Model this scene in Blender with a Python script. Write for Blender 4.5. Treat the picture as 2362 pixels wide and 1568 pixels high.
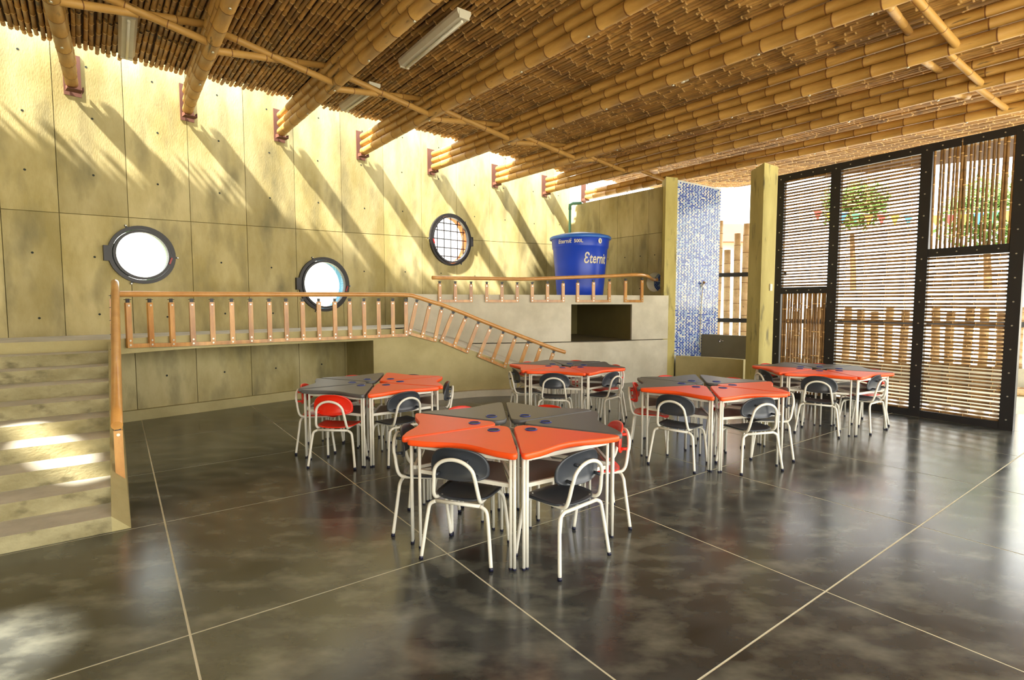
import bpy, bmesh, math, random
from mathutils import Vector, Matrix
random.seed(7)
S=bpy.context.scene; COL=S.collection
for o in list(bpy.data.objects): bpy.data.objects.remove(o)
R=math.radians; PI=math.pi
# ---------------------------------------------------------------- camera, sky, sun, exposure
CH=1.45; FP=1235.0; PITCH=0.068
cam=bpy.data.cameras.new('camera'); cam.sensor_width=36; cam.lens=36*FP/2362; cam.clip_start=.05; cam.clip_end=300
co=bpy.data.objects.new('camera',cam); COL.objects.link(co); co.location=(0,0,CH); co.rotation_euler=(PI/2-PITCH,0,0); S.camera=co
SUN=Vector((.42,.80,-1.0))
w=bpy.data.worlds.new('world'); S.world=w; w.use_nodes=True; nt=w.node_tree; nt.nodes.clear()
bg=nt.nodes.new('ShaderNodeBackground'); out=nt.nodes.new('ShaderNodeOutputWorld'); tc=nt.nodes.new('ShaderNodeTexCoord')
sx=nt.nodes.new('ShaderNodeSeparateXYZ'); cr=nt.nodes.new('ShaderNodeValToRGB')
cr.color_ramp.elements[0].position=0.0; cr.color_ramp.elements[0].color=(1,.95,.85,1)
cr.color_ramp.elements[1].position=.9; cr.color_ramp.elements[1].color=(.80,.90,1,1)
nt.links.new(tc.outputs['Generated'],sx.inputs[0]); nt.links.new(sx.outputs['Z'],cr.inputs[0]); nt.links.new(cr.outputs[0],bg.inputs[0])
bg.inputs[1].default_value=4.6; nt.links.new(bg.outputs[0],out.inputs[0])
sl=bpy.data.lights.new('sun','SUN'); sl.energy=22; sl.color=(1,.94,.84); sl.angle=R(2.0)
so=bpy.data.objects.new('sun',sl); COL.objects.link(so); so.location=(0,0,9); so.rotation_euler=SUN.to_track_quat('-Z','Y').to_euler()
vs=S.view_settings; vs.view_transform='Standard'; vs.look='None'; vs.exposure=0.45; vs.gamma=1; vs.use_curve_mapping=False
# ---------------------------------------------------------------- materials
def lin(c):
    return tuple((x/12.92 if x<=.04045 else ((x+.055)/1.055)**2.4) for x in c)
def rgb(r,g,b): return lin((r/255,g/255,b/255))+(1,)
def mat(name,base,rough=.6,metal=0,dark=None,nscale=3.0,namt=.5,stretch=(1,1,1),bump=.0,bscale=60,rand=0,spec=.5,fine=None,coat=0,ndet=6,lo=.35,hi=.65,rnoise=0):
    m=bpy.data.materials.new(name); m.use_nodes=True; t=m.node_tree; L=t.links; N=t.nodes
    b=N['Principled BSDF']; b.inputs['Roughness'].default_value=rough; b.inputs['Metallic'].default_value=metal
    b.inputs['Specular IOR Level'].default_value=spec; b.inputs['Coat Weight'].default_value=coat
    c=N.new('ShaderNodeTexCoord'); mp=N.new('ShaderNodeMapping'); mp.inputs['Scale'].default_value=stretch
    L.new(c.outputs['Object'],mp.inputs[0])
    n=N.new('ShaderNodeTexNoise'); n.inputs['Scale'].default_value=nscale; n.inputs['Detail'].default_value=ndet; n.inputs['Roughness'].default_value=.62
    L.new(mp.outputs[0],n.inputs['Vector'])
    r=N.new('ShaderNodeValToRGB'); r.color_ramp.elements[0].position=lo; r.color_ramp.elements[1].position=hi
    d=dark if dark else tuple(x*.75 for x in base[:3])+(1,)
    r.color_ramp.elements[0].color=tuple(base[i]*(1-namt)+d[i]*namt for i in range(3))+(1,); r.color_ramp.elements[1].color=base
    L.new(n.outputs['Fac'],r.inputs[0]); last=r.outputs[0]
    if fine:
        n2=N.new('ShaderNodeTexNoise'); n2.inputs['Scale'].default_value=fine[0]; n2.inputs['Detail'].default_value=8
        L.new(mp.outputs[0],n2.inputs['Vector'])
        r2=N.new('ShaderNodeValToRGB'); r2.color_ramp.elements[0].position=fine[1]; r2.color_ramp.elements[1].position=fine[2]
        r2.color_ramp.elements[0].color=(0,0,0,1); r2.color_ramp.elements[1].color=(1,1,1,1); L.new(n2.outputs['Fac'],r2.inputs[0])
        x=N.new('ShaderNodeMix'); x.data_type='RGBA'; L.new(r2.outputs[0],x.inputs[0]); L.new(last,x.inputs[6]); x.inputs[7].default_value=fine[3]; last=x.outputs[2]
    if rand:
        oi=N.new('ShaderNodeObjectInfo'); mr=N.new('ShaderNodeMapRange'); mr.inputs[3].default_value=1-rand; mr.inputs[4].default_value=1+rand*.6
        L.new(oi.outputs['Random'],mr.inputs[0]); hv=N.new('ShaderNodeHueSaturation'); L.new(mr.outputs[0],hv.inputs['Value']); L.new(last,hv.inputs['Color']); last=hv.outputs[0]
    L.new(last,b.inputs['Base Color'])
    if rnoise:
        mr2=N.new('ShaderNodeMapRange'); mr2.inputs[3].default_value=rough-rnoise; mr2.inputs[4].default_value=rough+rnoise; L.new(n.outputs['Fac'],mr2.inputs[0]); L.new(mr2.outputs[0],b.inputs['Roughness'])
    if bump:
        n3=N.new('ShaderNodeTexNoise'); n3.inputs['Scale'].default_value=bscale; n3.inputs['Detail'].default_value=4; L.new(mp.outputs[0],n3.inputs['Vector'])
        bp=N.new('ShaderNodeBump'); bp.inputs['Strength'].default_value=bump; bp.inputs['Distance'].default_value=.01
        L.new(n3.outputs['Fac'],bp.inputs['Height']); L.new(bp.outputs[0],b.inputs['Normal'])
    return m
M={}
M['wall']=mat('ochre_concrete',rgb(190,177,128),.8,dark=rgb(150,135,78),nscale=1.3,namt=.9,stretch=(1.6,1.6,.6),bump=.25,bscale=50,rand=.15,fine=(2.4,.50,.76,rgb(122,114,78)))
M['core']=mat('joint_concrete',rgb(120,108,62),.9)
M['hole']=mat('tie_hole_shadow',rgb(40,46,38),.9)
M['grey']=mat('grey_concrete',rgb(212,206,184),.7,dark=rgb(180,174,150),nscale=1.6,namt=.8,bump=.12,bscale=60,fine=(3.5,.5,.8,rgb(188,182,160)))
M['ramp']=mat('olive_concrete',rgb(184,172,122),.75,dark=rgb(158,146,96),nscale=1.6,namt=.8,bump=.12,bscale=60)
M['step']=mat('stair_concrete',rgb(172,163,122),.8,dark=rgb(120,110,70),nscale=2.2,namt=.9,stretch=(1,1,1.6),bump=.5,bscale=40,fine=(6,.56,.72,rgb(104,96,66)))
M['tread']=mat('pale_tread',rgb(214,208,190),.7,dark=rgb(180,174,156),nscale=3,namt=.8,bump=.1)  # paler concrete for stair treads and for slab and ramp tops
M['column']=mat('column_concrete',rgb(198,186,114),.8,dark=rgb(172,158,88),nscale=1.5,namt=.8,stretch=(2,2,.7),bump=.2,fine=(4,.58,.75,rgb(120,112,70)))
M['floor']=mat('polished_concrete',rgb(66,68,65),.20,dark=rgb(38,39,36),nscale=1.7,namt=.95,stretch=(1,1.7,1),fine=(3.8,.46,.96,rgb(134,134,118)),rnoise=.07,spec=.8,ndet=12,lo=.3,hi=.62)
M['joint']=mat('floor_joint',rgb(222,216,184),.7)
M['roof']=mat('roof_board',rgb(70,44,22),.9,nscale=6)
M['cane']=mat('roof_cane',rgb(186,140,72),.6,dark=rgb(108,68,26),nscale=5,namt=.9,stretch=(.35,1,1),rand=.32,fine=(14,.6,.72,rgb(60,38,20)))
M['culm']=mat('bamboo_culm',rgb(200,156,84),.5,dark=rgb(150,106,44),nscale=3.5,namt=.8,stretch=(.4,2,2),rand=.10,fine=(7,.66,.74,rgb(70,46,22)))
M['node']=mat('bamboo_node',rgb(120,76,34),.6)
M['nodel']=mat('cane_node',rgb(226,186,120),.6)
M['slat']=mat('slat_bamboo',rgb(168,128,72),.6,dark=rgb(104,70,34),nscale=6,namt=.9,stretch=(1,1,1),rand=.28,fine=(12,.6,.75,rgb(58,40,22)))
M['pole']=mat('fence_bamboo',rgb(216,188,142),.55,dark=rgb(176,140,94),nscale=4,namt=.8,rand=.15,fine=(24,.66,.72,rgb(50,36,22)))
M['wood']=mat('varnished_wood',rgb(208,152,72),.35,dark=rgb(156,98,36),nscale=4,namt=.8,stretch=(3,3,.6),rand=.12,coat=.3)
M['rail']=mat('rail_wood',rgb(210,156,86),.3,dark=rgb(176,118,54),nscale=5,namt=.6,coat=.3,rand=.04)
M['black']=mat('black_steel',rgb(34,33,34),.45,nscale=8)
M['rust']=mat('rusty_steel',rgb(96,56,38),.7,nscale=8)
M['bolt']=mat('zinc_bolt',rgb(200,196,180),.35,.7)
M['white']=mat('white_enamel_steel',rgb(226,222,206),.35,nscale=6,namt=.2)
M['foot']=mat('navy_foot_cap',rgb(18,19,46),.5)
M['orange']=mat('orange_plastic_top',rgb(252,86,24),.42,nscale=4,namt=.15,bump=.04,bscale=300)
M['greytop']=mat('grey_plastic_top',rgb(92,92,90),.42,nscale=4,namt=.2,bump=.04,bscale=300)
M['red']=mat('red_plastic',rgb(222,40,14),.3,nscale=4,namt=.15)
M['dark']=mat('dark_plastic',rgb(52,56,62),.32,nscale=4,namt=.2)
M['tray']=mat('grey_tray',rgb(112,100,92),.5)
M['cup']=mat('blue_pen_cup',rgb(18,48,140),.25)
M['tank']=mat('blue_tank_plastic',rgb(22,70,205),.35,nscale=3,namt=.25)
M['lid']=mat('blue_tank_lid',rgb(60,120,215),.35,nscale=3,namt=.2)
M['text']=mat('cream_print',rgb(236,230,206),.5)
M['pvc']=mat('green_pvc',rgb(96,150,120),.4)
M['tb']=mat('tile_blue',rgb(44,78,170),.12); M['tl']=mat('tile_light_blue',rgb(150,176,210),.12); M['tw']=mat('tile_white',rgb(214,218,214),.12)
M['grout']=mat('tile_grout',rgb(196,200,196),.7)
M['darkgrey']=mat('dark_render',rgb(120,114,92),.7,nscale=3)
M['fix']=mat('lamp_housing',rgb(214,208,190),.5)
M['chrome']=mat('chrome',rgb(210,210,210),.12,1)
M['hose']=mat('cream_hose',rgb(220,208,170),.5)
M['rg']=mat('green_reveal',rgb(110,150,90),.7); M['rb']=mat('blue_reveal',rgb(70,140,170),.7); M['ro']=mat('orange_reveal',rgb(226,120,40),.7)
M['handle']=mat('red_handle',rgb(150,30,26),.4)
M['grass']=mat('grass',rgb(120,140,60),.95,dark=rgb(60,90,24),nscale=8,namt=.9,bump=.6,bscale=40)
M['paving']=mat('pale_paving',rgb(168,162,146),.85,nscale=1)
M['leaf']=mat('leaf',rgb(130,160,80),.7,dark=rgb(90,126,50),nscale=3,namt=.8)
M['bark']=mat('bark',rgb(110,84,56),.9)
M['outwall']=mat('cream_render',rgb(222,196,160),.8)
M['whitewall']=mat('white_render',rgb(238,232,216),.85,nscale=1,namt=.2)
M['outroof']=mat('terracotta',rgb(170,80,50),.8)
for k,c in dict(fr=(214,40,36),fy=(240,200,40),fb=(40,120,210),fg=(50,160,80),fo=(240,130,40)).items(): M[k]=mat('flag_'+k,rgb(*c),.7)
gm=bpy.data.materials.new('clear_glass'); gm.use_nodes=True; t=gm.node_tree; t.nodes.clear()
o_=t.nodes.new('ShaderNodeOutputMaterial'); mx=t.nodes.new('ShaderNodeMixShader'); tr=t.nodes.new('ShaderNodeBsdfTransparent'); gl=t.nodes.new('ShaderNodeBsdfGlossy'); fr=t.nodes.new('ShaderNodeFresnel')
gl.inputs['Roughness'].default_value=.02; tr.inputs[0].default_value=(.94,.96,.93,1)
t.links.new(fr.outputs[0],mx.inputs[0]); t.links.new(tr.outputs[0],mx.inputs[1]); t.links.new(gl.outputs[0],mx.inputs[2]); t.links.new(mx.outputs[0],o_.inputs[0]); M['glass']=gm
# ---------------------------------------------------------------- mesh builder
class MB:
    def __init__(s): s.v=[];s.f=[];s.m=[];s.sm=[]
    def add(s,vs,fs,mi=0,sm=False):
        k=len(s.v); s.v+= [tuple(v) for v in vs]; s.f+=[tuple(i+k for i in f) for f in fs]; s.m+=[mi]*len(fs); s.sm+=[sm]*len(fs); return s
    def prism(s,pts,z0,z1,mi=0,topmi=None):
        "pts CCW plan; z0,z1 numbers or lists"
        n=len(pts); a=z0 if isinstance(z0,list) else [z0]*n; b=z1 if isinstance(z1,list) else [z1]*n
        vs=[(p[0],p[1],a[i]) for i,p in enumerate(pts)]+[(p[0],p[1],b[i]) for i,p in enumerate(pts)]
        area=sum(pts[i][0]*pts[(i+1)%n][1]-pts[(i+1)%n][0]*pts[i][1] for i in range(n))
        o=list(range(n)) if area>0 else list(range(n))[::-1]
        s.add(vs,[tuple(o[::-1])]+[(o[i],o[(i+1)%n],o[(i+1)%n]+n,o[i]+n) for i in range(n)],mi)
        s.add([vs[i+n] for i in o],[tuple(range(n))],mi if topmi is None else topmi); return s
    def box(s,c,d,rz=0,mi=0,ry=0,rx=0):
        M4=Matrix.Translation(c)@Matrix.Rotation(rz,4,'Z')@Matrix.Rotation(ry,4,'Y')@Matrix.Rotation(rx,4,'X')
        x,y,z=d[0]/2,d[1]/2,d[2]/2
        vs=[M4@Vector(p) for p in [(-x,-y,-z),(x,-y,-z),(x,y,-z),(-x,y,-z),(-x,-y,z),(x,-y,z),(x,y,z),(-x,y,z)]]
        return s.add(vs,[(0,3,2,1),(4,5,6,7),(0,1,5,4),(1,2,6,5),(2,3,7,6),(3,0,4,7)],mi)
    def bar(s,a,b,wd,ht,up=(0,0,1),mi=0):
        a=Vector(a);b=Vector(b);t=(b-a).normalized();u=Vector(up);sd=t.cross(u).normalized();u=sd.cross(t)
        vs=[p+sd*i*wd/2+u*j*ht/2 for p in (a,b) for i,j in ((-1,-1),(1,-1),(1,1),(-1,1))]
        return s.add(vs,[(0,1,2,3),(7,6,5,4),(0,4,5,1),(1,5,6,2),(2,6,7,3),(3,7,4,0)],mi)
    def tube(s,pts,r,n=8,mi=0,cap=True,close=False,mis=None):
        pts=[Vector(p) for p in pts]; N=len(pts); rr=r if isinstance(r,list) else [r]*N
        t0=(pts[1]-pts[0]).normalized(); u=t0.orthogonal().normalized(); vs=[]
        for i in range(N):
            if close: t=(pts[(i+1)%N]-pts[i-1]).normalized()
            else: t=(pts[min(i+1,N-1)]-pts[max(i-1,0)]).normalized()
            u=(u-t*u.dot(t)).normalized(); v=t.cross(u)
            vs+=[pts[i]+(u*math.cos(2*PI*k/n)+v*math.sin(2*PI*k/n))*rr[i] for k in range(n)]
        k0=len(s.v); s.v+=[tuple(v) for v in vs]
        for i in range(N if close else N-1):
            j=(i+1)%N
            for k in range(n):
                s.f.append((k0+i*n+k,k0+i*n+(k+1)%n,k0+j*n+(k+1)%n,k0+j*n+k)); s.m.append(mis[i] if mis else mi); s.sm.append(True)
        if cap and not close:
            s.f.append(tuple(k0+k for k in range(n))[::-1]); s.f.append(tuple(k0+(N-1)*n+k for k in range(n))); s.m+=[mi]*2; s.sm+=[False]*2
        return s
    def lathe(s,prof,n=32,c=(0,0,0),mi=0):
        k0=len(s.v)
        for r,z in prof: s.v+=[(c[0]+r*math.cos(2*PI*k/n),c[1]+r*math.sin(2*PI*k/n),c[2]+z) for k in range(n)]
        for i in range(len(prof)-1):
            for k in range(n):
                s.f.append((k0+i*n+k,k0+i*n+(k+1)%n,k0+(i+1)*n+(k+1)%n,k0+(i+1)*n+k)); s.m.append(mi); s.sm.append(True)
        s.f.append(tuple(k0+k for k in range(n))[::-1]); s.f.append(tuple(k0+(len(prof)-1)*n+k for k in range(n))); s.m+=[mi]*2; s.sm+=[False]*2
        return s
    def mesh(s,name,mats):
        me=bpy.data.meshes.new(name); me.from_pydata(s.v,[],s.f); me.update()
        for m in (mats if isinstance(mats,(list,tuple)) else [mats]): me.materials.append(M[m])
        me.polygons.foreach_set('material_index',s.m); me.polygons.foreach_set('use_smooth',s.sm); return me
    def obj(s,name,mats,parent=None,loc=None,**kw): return link(name,s.mesh(name,mats),parent,loc,**kw)
def link(name,data,parent=None,loc=None,rot=None,**kw):
    o=bpy.data.objects.new(name,data); COL.objects.link(o)
    if parent: o.parent=parent
    if loc: o.location=loc
    if rot: o.rotation_euler=rot
    for k,v in kw.items(): o[k]=v
    return o
def thing(name,label,cat,loc=(0,0,0),rz=0,group=None):
    o=link(name,None,None,loc,(0,0,rz)); o.empty_display_size=.05; o['label']=label; o['category']=cat
    if group: o['group']=group
    return o
def copy_tree(o,parent=None):
    c=o.copy(); COL.objects.link(c); c.parent=parent
    for ch in [x for x in KIDS.get(o.name,[])]: copy_tree(ch,c)
    return c
KIDS={}
def register(o):
    for x in o.children_recursive: KIDS.setdefault(x.parent.name,[]).append(x)
def smooth(pts,sub=4,close=False):
    P=[Vector(p) for p in pts]; out=[]; n=len(P)
    for i in range(n-1):
        a,b,c,d=P[max(i-1,0)],P[i],P[i+1],P[min(i+2,n-1)]
        for k in range(sub):
            t=k/sub; out.append(.5*((2*b)+(c-a)*t+(2*a-5*b+4*c-d)*t*t+(3*b-a-3*c+d)*t**3))
    out.append(P[-1]); return out
def cut(o,cutters):
    for cme,mw in cutters:
        c=bpy.data.objects.new('cutter',cme); COL.objects.link(c); c.matrix_world=mw
        md=o.modifiers.new('b','BOOLEAN'); md.operation='DIFFERENCE'; md.solver='EXACT'; md.object=c
        bpy.context.view_layer.update()
        me=bpy.data.meshes.new_from_object(o.evaluated_get(bpy.context.evaluated_depsgraph_get()))
        o.modifiers.clear(); o.data=me; bpy.data.objects.remove(c)
def V2(a): return Vector((a[0],a[1]))
def cylmesh(r,h,n=48):
    b=MB(); b.lathe([(r,-h/2),(r,h/2)],n); me=bpy.data.meshes.new('c'); me.from_pydata(b.v,[],b.f); return me
# ---------------------------------------------------------------- plan geometry (metres, camera at the origin)
def raydir(px): return (px-1181)/FP/math.cos(PITCH)          # X/Y of a vertical line seen at column px near the horizon
def hitline(poly,k):
    for a,b in zip(poly,poly[1:]):
        d0=a[0]-k*a[1]; d1=b[0]-k*b[1]
        if d0<=0<=d1 or d1<=0<=d0:
            t=d0/(d0-d1); return Vector((a[0]+(b[0]-a[0])*t,a[1]+(b[1]-a[1])*t))
WALL=[(-8.2,2.9),(-6.0,5.15),(-5.0,6.28),(-4.2,7.13),(-3.3,8.12),(-2.45,9.05),(-1.45,10.05),(-.4,11.05),(.55,11.9),(1.33,12.5)]
UU=Vector((.804,.594)); NN=Vector((-.594,.804))               # floor grid directions
BD=Vector((.622,-.783)); MD=Vector((.783,.622))               # roof beam direction and its perpendicular
# ---------------------------------------------------------------- ground and floor
g=MB().prism([(-60,-40),(60,-40),(60,90),(-60,90)],-.35,-.12); g.obj('ground','paving',kind='structure')
fb=MB().prism([(-9,-6),(11.5,-6),(9.6,8.4),(4.9,11.9),(4.6,16),(-9,16)],-.3,-.0015)
floor=fb.obj('floor','joint',kind='structure')
ul=[-1.13-1.33*4,-1.13-1.33*3,-1.13-1.33*2,-1.13-1.33,-1.13,.205,1.494,2.828,4.167,5.50,6.85,8.2,9.5]
vl=[-2.0,-.4,1.16,2.656,4.165,5.464,6.85,8.25,9.65,11.0]
for i in range(len(ul)-1):
    for j in range(len(vl)-1):
        a,b,c,d=ul[i]+.0052,ul[i+1]-.0052,vl[j]+.0052,vl[j+1]-.0052
        q=[UU*x+NN*y for x,y in ((a,c),(b,c),(b,d),(a,d))]
        cx_=(UU*(a+b)/2+NN*(c+d)/2)
        if cx_.x<-8.6 or cx_.y<-5.6 or cx_.x>8.8: continue
        if cx_.x>6.6 and cx_.y>8.8: continue
        MB().prism(q,-.0015,0).obj('floor_slab','floor',floor)
# ---------------------------------------------------------------- big curved concrete wall with portholes
def offs(poly,d):
    out=[]
    for i,p in enumerate(poly):
        a=V2(poly[max(i-1,0)]);b=V2(poly[min(i+1,len(poly)-1)]);t=(b-a).normalized(); out.append((p[0]-t.y*d,p[1]+t.x*d))
    return out
TOPZ=4.62
jpx=[20,153,310,451,578,689,795,890,976,1055,1130,1197,1260]
JW=[hitline(WALL,raydir(p)) for p in jpx]
JW=[Vector((-8.2,2.9)),Vector((-7.45,3.66)),Vector((-6.7,4.42))]+JW+[Vector((1.33,12.5))]
back=offs([tuple(p) for p in JW],.02); far=offs([tuple(p) for p in JW],.20)
core=MB().prism(back+far[::-1],0,TOPZ).obj('wall_left','core',kind='structure')
def wallframe(px,z):
    k=raydir(px)
    for a,b in zip(JW,JW[1:]):
        d0=a[0]-k*a[1]; d1=b[0]-k*b[1]
        if d0*d1<=0:
            t=d0/(d0-d1); p=a+(b-a)*t; tt=(b-a).normalized(); n=Vector((tt.y,-tt.x)); return Vector((p.x,p.y,z)),Vector((tt.x,tt.y,0)),Vector((n.x,n.y,0))
WIN=[(337,2.05,.325,'rg',False),(750,1.75,.395,'rb',False),(1040,2.66,.46,'ro',True)]
cuts=[]
for px,z,r,_,_ in WIN:
    p,t,n=wallframe(px,z); mw=Matrix((( t.x,0,n.x,p.x),(t.y,0,n.y,p.y),(0,1,0,p.z),(0,0,0,1)))
    cuts.append((cylmesh(r,1.2),mw,p,r,t,n))
cut(core,[(c[0],c[1]) for c in cuts])
def zj(p):
    s=(Vector(p)-Vector((-5.0,6.28))).dot(Vector((.7,.71)))
    return 2.48+.036*s if s<20 else 2.8
hb=MB()
for i in range(len(JW)-1):
    a,b=JW[i],JW[i+1]; t=(b-a).normalized(); n=Vector((t.y,-t.x)); a2=a+t*.0035; b2=b-t*.0035
    bk=[a2-n*.02,b2-n*.02]; q=[a2,b2,bk[1],bk[0]]
    for row in range(2):
        za,zb=zj(a2),zj(b2)
        if row==0: z0=[0]*4; z1=[za-.004,zb-.004,zb-.004,za-.004]
        else: z0=[za+.004,zb+.004,zb+.004,za+.004]; z1=[TOPZ]*4
        o=MB().prism(q,z0,z1).obj('wall_panel','wall',core)
        cc=[]
        for me,mw,p,r,tt,nn in cuts:
            s=(Vector((p.x,p.y))-a).dot(t)
            if -r-.02<s<(b-a).length+r+.02 and z0[0]-r<p.z<z1[0]+r: cc.append((me,mw))
        if cc: cut(o,cc)
        ln=(b2-a2).length
        for zz in ((.5,1.3,2.0) if row==0 else (za+.45,za+1.1,za+1.7)):
            for f in ((.3,.8) if ln>.85 else (.5,)):
                h=a2.lerp(b2,f)+n*.0015+t*random.uniform(-.03,.03); zz2=zz+random.uniform(-.03,.03)
                if any((Vector((h.x,h.y,zz2))-c[2]).length<c[3]+.1 for c in cuts): continue
                vv=[(h.x+t.x*.013*math.cos(k*PI/4),h.y+t.y*.013*math.cos(k*PI/4),zz2+.013*math.sin(k*PI/4)) for k in range(8)]
                hb.add(vv,[tuple(range(8))])
hb.obj('tie_hole','hole',core,kind='stuff')
# plinth along the wall foot
pl=[p for p in JW if p.x<-2.6]; f1=offs([tuple(p) for p in pl],-.07)
MB().prism([tuple(p) for p in pl]+f1[::-1],0,.13).obj('baseboard_left','ramp',kind='structure')
# portholes
for i,((px,z,r,rm,grid),(me,mw,p,_,t,n)) in enumerate(zip(WIN,cuts)):
    e=link('window_%d'%(i+1),None,None,tuple(p)); e['kind']='structure'; e.empty_display_size=.1
    Z=Vector((0,0,1)); NS=48
    def C(rad,d,k,NS=NS): a=2*PI*k/NS; return t*math.cos(a)*rad+Z*math.sin(a)*rad+n*d
    def ring(r0,r1,d0,d1):
        b=MB(); b.v=[tuple(C(rr,dd,k)) for rr,dd in ((r0,d0),(r0,d1),(r1,d1),(r1,d0)) for k in range(NS)]
        for q in range(4):
            for k in range(NS): b.f.append((q*NS+k,q*NS+(k+1)%NS,((q+1)%4)*NS+(k+1)%NS,((q+1)%4)*NS+k)); b.m.append(0); b.sm.append(False)
        return b
    ring(r-.004,r-.018,-.195,-.025).obj('reveal',rm,e)
    ring(r+.03,r-.012,.0,.045).obj('window_frame','black',e)
    ring(r-.02,r-.05,-.01,.06).obj('sash','black',e)
    b=MB(); b.v=[tuple(C(r-.05,.02,k)) for k in range(NS)]+[tuple(C(r-.05,.026,k)) for k in range(NS)]
    b.f=[tuple(range(NS)),tuple(range(NS,2*NS))[::-1]]; b.m=[0,0]; b.sm=[False]*2
    if not grid: b.obj('pane','glass',e)
    hs=-1 if not grid else 1
    b=MB(); bb=[]; cpos=t*hs*(r+.045)+n*.03
    b.bar(cpos-Z*.09,cpos+Z*.09,.05,.05,up=n); b.obj('hinge','black',e)
    for ang in ([115,250,-2] if not grid else [182,300,45]):
        a=R(ang); q=t*math.cos(a)+Z*math.sin(a); b=MB(); b.bar(q*(r+.02)+n*.02,q*(r+.065)+n*.02,.022,.02,up=n); 
        b.tube([q*(r+.055)+n*.03,q*(r+.055)+n*.04],.008,8,mi=1); b.obj('lug',['black','bolt'],e)
    b=MB(); q=-hs*t*(r-.02)
    b.bar(q+Z*-.02+n*.07,q+Z*-.10+n*.07-t*hs*(-.03),.02,.015,up=n); b.obj('window_handle','handle',e)
    if grid:
        for k in (-.28,-.12,.04,.2,.34):
            h=math.sqrt(max(0,(r-.03)**2-k*k)); b=MB(); b.tube([t*k-Z*h-n*.03,t*k+Z*h-n*.03],.010,6); b.obj('grid_bar','black',e)
            kk=k-.03; h=math.sqrt(max(0,(r-.03)**2-kk*kk)); b=MB(); b.tube([Z*kk-t*h-n*.048,Z*kk+t*h-n*.048],.010,6); b.obj('grid_bar','black',e)
# ---------------------------------------------------------------- return wall at the far corner, with the round hole
RW=[Vector((1.33,12.5)),Vector((2.9,10.45))]
rt=(RW[1]-RW[0]).normalized(); rn=Vector((rt.y,-rt.x))   # towards the room (-,-)
if rn.y>0: rn=-rn
cr_=MB().prism([RW[0]-rn*.02,RW[1]-rn*.02,RW[1]-rn*.22,RW[0]-rn*.22],0,3.69).obj('wall_back','core',kind='structure')
hp=hitline([tuple(RW[0]),tuple(RW[1])],raydir(1507))
hm=Matrix(((rt.x,0,rn.x,hp.x),(rt.y,0,rn.y,hp.y),(0,1,0,1.87),(0,0,0,1))); hc=cylmesh(.19,1.0)
cut(cr_,[(hc,hm)])
rp=[RW[0]]+[hitline([tuple(RW[0]),tuple(RW[1])],raydir(x)) for x in (1380,1421,1457,1491)]+[RW[1]]
hb=MB()
for a,b in zip(rp,rp[1:]):
    a2=a+rt*.0035;b2=b-rt*.0035
    for z0,z1 in ((1.4,2.815),(2.823,3.69)):
        o=MB().prism([a2,b2,b2-rn*.02,a2-rn*.02],z0,z1).obj('wall_panel','wall',cr_)
        if z0<2 and (hp-a).dot(rt)>-.2 and (b-hp).dot(rt)>-.2: cut(o,[(hc,hm)])
    for zz in (1.75,2.4):
        h=a2.lerp(b2,.5)+rn*.0015
        if (h-hp).length<.3 and zz<2.2: continue
        hb.add([(h.x+rt.x*.013*math.cos(k*PI/4),h.y+rt.y*.013*math.cos(k*PI/4),zz+.013*math.sin(k*PI/4)) for k in range(8)],[tuple(range(8))])
hb.obj('tie_hole','hole',cr_,kind='stuff')
b=MB(); b.tube([Vector((hp.x,hp.y,1.87))-Vector((rn.x,rn.y,0))*.0,Vector((hp.x,hp.y,1.87))-Vector((rn.x,rn.y,0))*.225],.188,32,cap=False)
b.obj('hole_lining','grey',cr_)
# unseen side walls and roof that keep the room dark, to the left of the frame
LW0=Vector((-8.2,2.9)); 
MB().prism([LW0,LW0+BD*11.2,LW0+BD*11.2-MD*.2,LW0-MD*.2],0,4.45).obj('wall_side','wall',kind='structure')
# ---------------------------------------------------------------- staircase
ST=Vector((-2.468,3.38))
st=thing('staircase','wide concrete staircase of ten shallow steps climbing to the walkway under the porthole wall','stairs')
PZ=1.08; RUN=.30
def SP(u,d): return ST+UU*u+NN*d
for k in range(10):
    z=.10+(PZ-.10)/9*k
    if k==9: break
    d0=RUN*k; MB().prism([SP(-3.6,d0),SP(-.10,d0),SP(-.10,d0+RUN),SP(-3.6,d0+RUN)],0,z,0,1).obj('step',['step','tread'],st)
b=MB(); D=2.7
b.add([tuple(SP(-.10,0))+(0,),tuple(SP(0,0))+(0,),tuple(SP(-.10,0))+(.1,),tuple(SP(-.10,D))+(0,),tuple(SP(0,D))+(0,),tuple(SP(-.06,D))+(PZ-.02,),tuple(SP(-.10,D))+(PZ-.02,)],
 [(0,1,2),(1,4,5,2),(3,6,5,4),(2,5,6),(0,2,6,3),(0,3,4,1)]); b.obj('side_skirt','ramp',st)
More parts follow.
